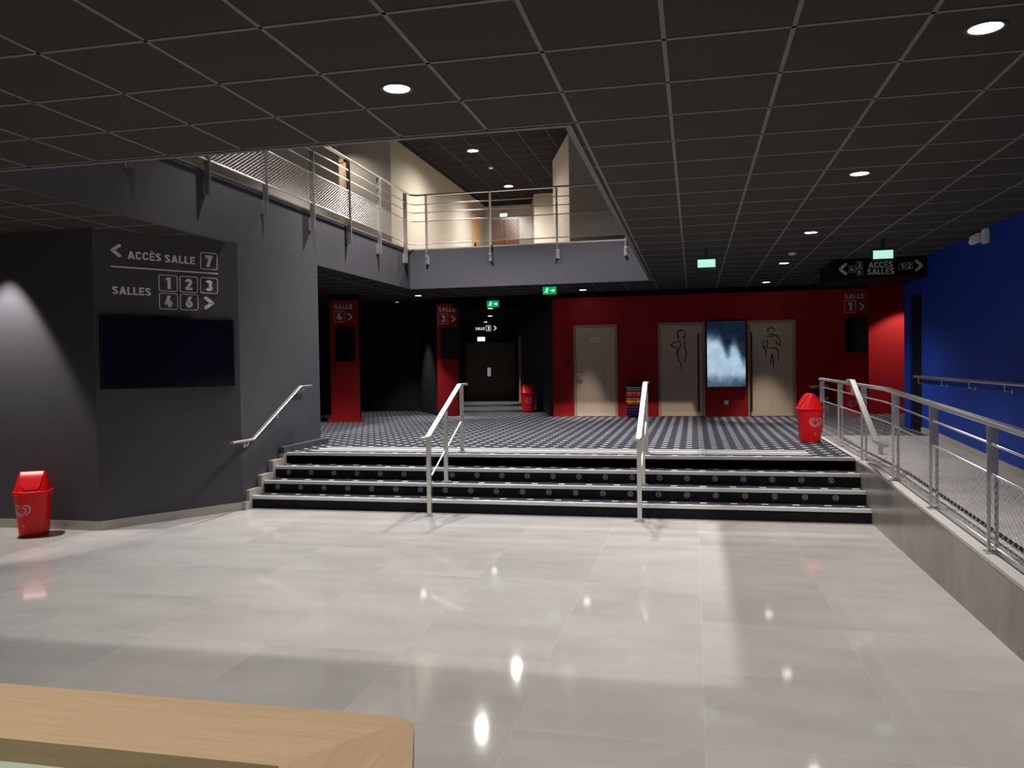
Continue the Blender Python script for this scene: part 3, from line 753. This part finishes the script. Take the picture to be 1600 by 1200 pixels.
def detector(label, x, y, z, m):
    o = thing('smoke_detector', label, 'smoke detector', (x, y, z), 0, 'ceiling smoke detectors')
    MB().lathe([(.055, -.001), (.055, -.015), (.035, -.034), (.012, -.036)], 20).make('body', m, o, True, True)
detector('small round smoke detector on the ceiling beside the right row of downlights', 1.41, 12.48, CZ, 'whitepl')
detector('tiny grey smoke detector on the ceiling before the dark recess', -6.63, 16.75, CZ, 'handle')
detector('small smoke detector between the two downlights upstairs', -4.75, 19.3, UC, 'whitepl')

for x, y, p in ((-1.617, 4.378, 200), (1.367, 4.306, 200), (1.377, 7.373, 340), (1.414, 10.569, 330), (-4.62, 4.378, 110), (-1.617, 1.2, 195), (1.37, 1.2, 195), (-4.62, 1.2, 180)):
    spot((x, y, DZ), p, 108, .9, .04)
spot((1.427, 13.738, DZ), 420, 134, .9)
spot((1.418, 16.946, DZ), 300, 48, .5); spot((-2.274, 17.2, DZ), 300, 36, .6); spot((-5.937, 17.2, DZ), 260, 60, .6)
spot((-6.9, 14.5, DZ), 260, 80, .6); spot((-7.0, 18.7, DZ), 130, 76, .6, .04)
spot((-7.5, 7.40, DZ), 420, 62, .35)
spot((4.35, 17.9, DZ), 150, 100, .3)
for x, y in ((-4.62, 18.47), (-5.31, 21.2), (-6.18, 24.1)): spot((x, y, CCZ - .02), 260, 66, .5)
UZ = UC - .03
for y, p, s_ in ((6.16, 560, 76), (9.75, 520, 80), (13.0, 1100, 112)): spot((-1.83, y, UZ), p, s_, .45, .06, (1, .965, .95))
for y, p, s_ in ((6.3, 120, 90), (9.75, 560, 96), (13.2, 1450, 112)): spot((-4.73, y, UZ), p, s_, .6, .06, (1, .965, .95))
for y in (17.70, 21.44): spot((-4.78, y, UZ), 700, 165, 1.0, .08, (1, .93, .85))
spot((-7.05, 15.5, UZ), 75, 130, .8, .08, (1, .93, .85))

# ---------------------------------------------------------------- bins
def sup(a, b, n=24, e=3.2):
    out = []
    for i in range(n):
        t_ = 2*PI*i/n; c, s_ = math.cos(t_), math.sin(t_)
        out.append((a*math.copysign(abs(c)**(2/e), c), b*math.copysign(abs(s_)**(2/e), s_)))
    return out
BA, BB, BH = .184, .176, .465
def hood_k(a):
    T_ = [(0, .95), (.17, .83), (.35, .70), (.52, .57), (.70, .44), (.82, .33), (.92, .21), (1, .06)]
    for (a0, k0), (a1, k1) in zip(T_, T_[1:]):
        if a <= a1: return k0 + (k1 - k0)*(a - a0)/(a1 - a0)
    return .06
def make_bin(label, loc, rz, logo=0.0, flap=True):
    o = thing('waste_bin', label, 'bin', loc, rz, 'red waste bins')
    rings = []
    for z, k in ((0, .735), (.006, .755), (.03, .765), (BH - .03, .955), (BH, .965)):
        rings.append([(x*k, y*k, z) for x, y in sup(BA, BB)])
    MB().loft(rings).make('body', 'plastic', o, True, True)
    MB().loft([[(x*k, y*k, z) for x, y in sup(BA, BB)] for z, k in ((BH - .012, .985), (BH - .004, 1.03), (BH + .012, 1.03), (BH + .02, .99))]).make('rim', 'plastic', o, True, True)
    # hood: arched across local y, tapering along local x
    rings = []
    for i in range(11):
        a = i/10; z = BH + .018 + .205*a
        ky = hood_k(a); kx = .955 - .30*a
        rings.append([(x*kx, y*ky, z) for x, y in sup(BA, BB, 24, 3.2 + 1.5*a)])
    lid = MB().loft(rings).make('hood', 'plastic', o, True, True)
    for sg_ in (-1, 1):
        fl = []
        for i in range(9):
            a = .10 + .86*i/8; z = BH + .018 + .205*a
            ky = hood_k(a); w = (.060, .080, .090, .095, .099, .102, .105, .107, .108)[i]
            fl.append([(-w, sg_*(BB*ky + .004), z + .003), (w, sg_*(BB*ky + .004), z + .003)])
        mb = MB()
        vs = [[mb.bm.verts.new(p) for p in r_] for r_ in fl]; back = [[mb.bm.verts.new((p[0], p[1] - sg_*.006, p[2] - .006)) for p in r_] for r_ in fl]
        for q0, q1, b0, b1 in zip(vs, vs[1:], back, back[1:]):
            mb.face([q0[0], q0[1], q1[1], q1[0]]); mb.face([q0[0], q1[0], b1[0], b0[0]]); mb.face([q0[1], b0[1], b1[1], q1[1]])
        mb.face([vs[0][0], back[0][0], back[0][1], vs[0][1]])
        mb.make('swing_flap', 'plastic', o, True, True)
    # swirling double heart wrapped on the body
    def wrap(x, z, off):
        k = .765 + (.955 - .765)*(z - .03)/(BH - .06)
        a = logo + x/.19 - PI/2
        c, s_ = math.cos(a), math.sin(a); e = 3.2
        rr = 1/((abs(c)/(BA*k))**e + (abs(s_)/(BB*k))**e)**(1/e)
        return ((rr + off)*c, (rr + off)*s_, z)
    H_ = [(0, .42), (.14, .66), (.36, .80), (.62, .78), (.86, .58), (.95, .25), (.86, -.12), (.62, -.45), (.33, -.68), (0, -.80)]
    def heart(sx, sz, cx, cz, i0, i1):
        full = H_ + [(-x, y) for x, y in H_[-2:0:-1]]      # clockwise from the notch
        pts = [Vector(full[i % len(full)]) for i in range(i0, i1 + 1)]; out = []
        for i in range(len(pts) - 1):
            a, b, c, d_ = pts[max(i-1, 0)], pts[i], pts[i+1], pts[min(i+2, len(pts)-1)]
            for k in range(3):
                u = k/3; out.append(.5*((2*b) + (c - a)*u + (2*a - 5*b + 4*c - d_)*u*u + (3*b - a - 3*c + d_)*u**3))
        out.append(pts[-1]); return [(cx + sx*p[0], cz + sz*p[1]) for p in out]
    lg = MB()
    def strip(pts, w, taper):
        n = len(pts); prev = None
        for i, p in enumerate(pts):
            a = Vector(pts[max(i-1, 0)]); b = Vector(pts[min(i+1, n-1)]); d_ = (b - a).normalized(); q = Vector((-d_.y, d_.x))
            ww = w*(.45 + .55*math.sin(PI*i/(n-1))) if taper else w
            l_, r_ = Vector(p) + q*ww/2, Vector(p) - q*ww/2
            cur = [lg.bm.verts.new(wrap(l_.x, l_.y, .002)), lg.bm.verts.new(wrap(r_.x, r_.y, .002))]
            if prev: lg.face([prev[0], cur[0], cur[1], prev[1]])
            prev = cur
    zc = BH*.60
    strip(heart(.052, .048, -.008, zc, 1, 17), .014, True)
    strip(heart(.094, .075, 0, zc + .002, 1, 8), .016, True)
    strip(heart(.094, .075, 0, zc + .002, 9, 17), .016, True)
    lg.make('heart_logo', 'logo', o)
    sm = MB()
    for x, z, w in ((0, .125, .020), (0, .137, .012), (-.006, .115, .012), (.007, .115, .012)):
        vs = [sm.bm.verts.new(wrap(x + dx, z + dz, .002)) for dx, dz in ((-w/2, -.004), (w/2, -.004), (w/2, .004), (-w/2, .004))]; sm.face(vs)
    sm.make('recycling_mark', 'logo', o)
    return o
make_bin('red swing-lid waste bin with heart logo on the tiles by the dark left wall', (-6.985, 7.44, 0), 33, -.50)
make_bin('red domed waste bin with heart logo on the carpet beside the ramp railing', (1.60, 12.20, LAND), 100, -1.40)
make_bin('small red waste bin standing by the wall in the dark corridor', (-3.95, 19.45, LAND), 14, .1)
make_bin('red waste bin half lost in shadow against the red wall behind the ramp railing', (3.06, 17.40, LAND), 0, .1)

# ---------------------------------------------------------------- booster seats
def pl_mat(name, c): return mat(name, c, .45, 0, .35)
CC = {'green': pl_mat('green plastic', (.03, .30, .16)), 'crimson': pl_mat('crimson plastic', (.32, .008, .04)), 'purple': pl_mat('purple plastic', (.10, .02, .14)), 'orange': pl_mat('orange plastic', (.72, .13, .012)),
      'yellow': pl_mat('yellow plastic', (.72, .38, .015)), 'navy': pl_mat('navy plastic', (.012, .014, .085)), 'red': pl_mat('dark red plastic', (.26, .008, .012)), 'violet': pl_mat('violet plastic', (.055, .018, .12))}
def booster(color, loc, label, group, rz=0):
    o = thing('child_booster', label, 'booster seat', loc, rz, group)
    mb = MB(); rings = []
    for z, k, e in ((0, .88, 6), (.008, .90, 6), (.040, .97, 6), (.042, 1.03, 6), (.056, 1.03, 6), (.0575, .97, 6), (.048, .93, 6), (.026, .90, 6)):
        rings.append([(x*k, y*k, z) for x, y in sup(.172, .155, 24, e)])
    mb.loft(rings).make('seat_shell', CC[color], o, True, True)
    mb = MB().box(-.06, .06, -.166, -.158, .012, .028).make('grip', 'bezel', o)
def cart(loc, label, handle=True, x=0):
    o = thing('booster_cart', label, 'cart', loc)
    MB().box(-.16, .16, -.145, .145, .035, .055).make('base', 'bezel', o)
    for sx in (-1, 1):
        for sy in (-1, 1): MB().lathe([(.016, -.008), (.017, 0), (.016, .008)], 14, (sx*.13, sy*.12, .0175), 'x').make('wheel', 'bezel', o)
    if handle: MB().tube([(-.13, .172, .04), (-.13, .172, .80), (.13, .172, .80), (.13, .172, .04)], .010, 8, (0, 1, 0)).make('handle', 'bezel', o, True)
    return o
BXL, BYL = -1.235, 17.50
cart((BXL, BYL, LAND), 'low black cart with bent handle under the left stack of booster seats')
names = ['navy', 'violet', 'red', 'navy', 'yellow', 'orange', 'purple', 'orange', 'crimson', 'green']
pos = ['lowest', 'second from the bottom', 'third from the bottom', 'fourth from the bottom', 'fifth from the bottom', 'sixth from the bottom', 'seventh from the bottom', 'third from the top', 'second from the top', 'topmost']
for i, (c, p_) in enumerate(zip(names, pos)):
    booster(c, (BXL + .004*((i*7) % 3 - 1), BYL, LAND + .0555 + .0595*i), c + ' booster seat, ' + p_ + ' in the stack left of the toilets', 'booster seats stacked left of the toilets', (i*37) % 5 - 2)
BXR, BYR = 2.475, 17.50
cart((BXR, BYR, LAND), 'low black cart under the booster seat stack at the right end of the red wall', False)
names = ['navy', 'purple', 'yellow', 'navy', 'violet', 'yellow', 'navy', 'purple', 'navy', 'yellow']
for i, (c, p_) in enumerate(zip(names, pos)):
    booster(c, (BXR + .004*((i*5) % 3 - 1), BYR, LAND + .0555 + .0595*i), c + ' booster seat, ' + p_ + ' in the stack behind the ramp railing', 'booster seats stacked behind the ramp railing', (i*31) % 5 - 2)

# ---------------------------------------------------------------- counter in front
ct = thing('counter', 'light oak counter with mitred frame and pale green inset in the foreground', 'counter', (-1.6, 1.2, 0))
def Cc(x, y): return (x + 1.6, y - 1.2)
ZT, ZB = 1.0, .93
OX, OY, IX, IY = -.594, 1.645, -.776, 1.395        # the right end runs out at an angle
LX, FY, JX, JY = -2.9, .55, -2.7, .80
def orx(y): return OX + .314/.95*(OY - y)
def irx(y): return IX + .314/.95*(IY - y)
MB().prism([Cc(LX, OY), Cc(OX - .030, OY), Cc(OX - .012, OY - .012), Cc(IX, IY), Cc(JX, IY)], ZB, ZT).make('frame_board', 'oakx', ct)
MB().prism([Cc(OX - .012, OY - .012), Cc(orx(OY - .03), OY - .03), Cc(orx(FY), FY), Cc(irx(JY), JY), Cc(IX, IY)], ZB, ZT).make('frame_board', 'oaky', ct)
MB().prism([Cc(LX, FY), Cc(JX, JY), Cc(irx(JY), JY), Cc(orx(FY), FY)], ZB, ZT).make('frame_board', 'oakx', ct)
MB().prism([Cc(LX, FY), Cc(LX, OY), Cc(JX, IY), Cc(JX, JY)], ZB, ZT).make('frame_board', 'oaky', ct)
MB().prism([Cc(JX, JY), Cc(irx(JY), JY), Cc(IX, IY), Cc(JX, IY)], ZB - .02, ZB + .022).make('inset_panel', 'inset', ct)
MB().prism([Cc(LX + .03, FY + .03), Cc(orx(FY + .03) - .05, FY + .03), Cc(OX - .05, OY - .04), Cc(LX + .03, OY - .04)], .0005, ZB - .021).make('body', 'oakx', ct)

# ---------------------------------------------------------------- small wall things
o = thing('wall_socket', 'white square wall socket under the lit screen', 'socket', (.664, YW, .894))
MB().box(-.042, .042, -.010, -.0005, -.042, .042).make('plate', 'whitepl', o)
MB().lathe([(.022, -.0115), (.024, -.0095)], 16, (0, 0, 0), 'y').make('socket_well', 'sign', o)
o = thing('card_reader', 'small dark card reader on the red wall left of the single oak door', 'card reader', (-2.676, YW, 1.74))
MB().box(-.03, .03, -.025, -.0005, 0, .11).make('housing', 'bezel', o); MB().box(-.014, .014, -.028, -.025, .03, .08).make('keypad', 'handle', o)
o = thing('emergency_light', 'white double spot emergency light high on the blue wall', 'emergency light', (3.48, 11.25, 3.19))
b = MB().box(-.05, -.0005, -.17, .17, 0, .105).make('housing', 'whitepl', o)
MB().lathe([(.038, -.075), (.045, -.05)], 16, (0, .10, .055), 'x').make('lamp_head', 'whitepl', o, True, True)
MB().lathe([(.022, -.080), (.022, -.075)], 14, (0, .10, .055), 'x').make('lens', 'bezel', o)
o = thing('wall_sounder', 'narrow white box on the blue wall beside the emergency light', 'alarm box', (3.48, 10.90, 3.14))
MB().box(-.05, -.0005, -.065, .065, 0, .17).make('housing', 'whitepl', o); MB().box(-.053, -.05, -.04, .04, .03, .06).make('grille', 'sign', o)

# ---------------------------------------------------------------- camera, world, view
cam = bpy.data.cameras.new('camera'); co = bpy.data.objects.new('camera', cam); COL.objects.link(co)
cam.sensor_width = 36; cam.lens = 36 * 1273.08 / 1600; cam.clip_start = .05; cam.clip_end = 100
RW = [(0.975907,0.009759,0.217967),(0.217655,0.026057,-0.975678),(-0.015201,0.999613,0.023305)]
co.matrix_world = Matrix([(*RW[0], 0), (*RW[1], 0), (*RW[2], 1.755), (0, 0, 0, 1)])
SC.camera = co
w = bpy.data.worlds.new('world'); SC.world = w; w.use_nodes = True
bg = w.node_tree.nodes['Background']; bg.inputs[0].default_value = (1, .96, .93, 1); bg.inputs[1].default_value = .075
SC.view_settings.view_transform = 'Standard'; SC.view_settings.look = 'None'; SC.view_settings.gamma = 1
SC.view_settings.use_curve_mapping = False; SC.view_settings.exposure = 0.0
SC.cycles.max_bounces = 8; SC.cycles.diffuse_bounces = 4; SC.cycles.glossy_bounces = 4
SC.cycles.sample_clamp_indirect = 4; SC.cycles.caustics_reflective = False; SC.cycles.caustics_refractive = False
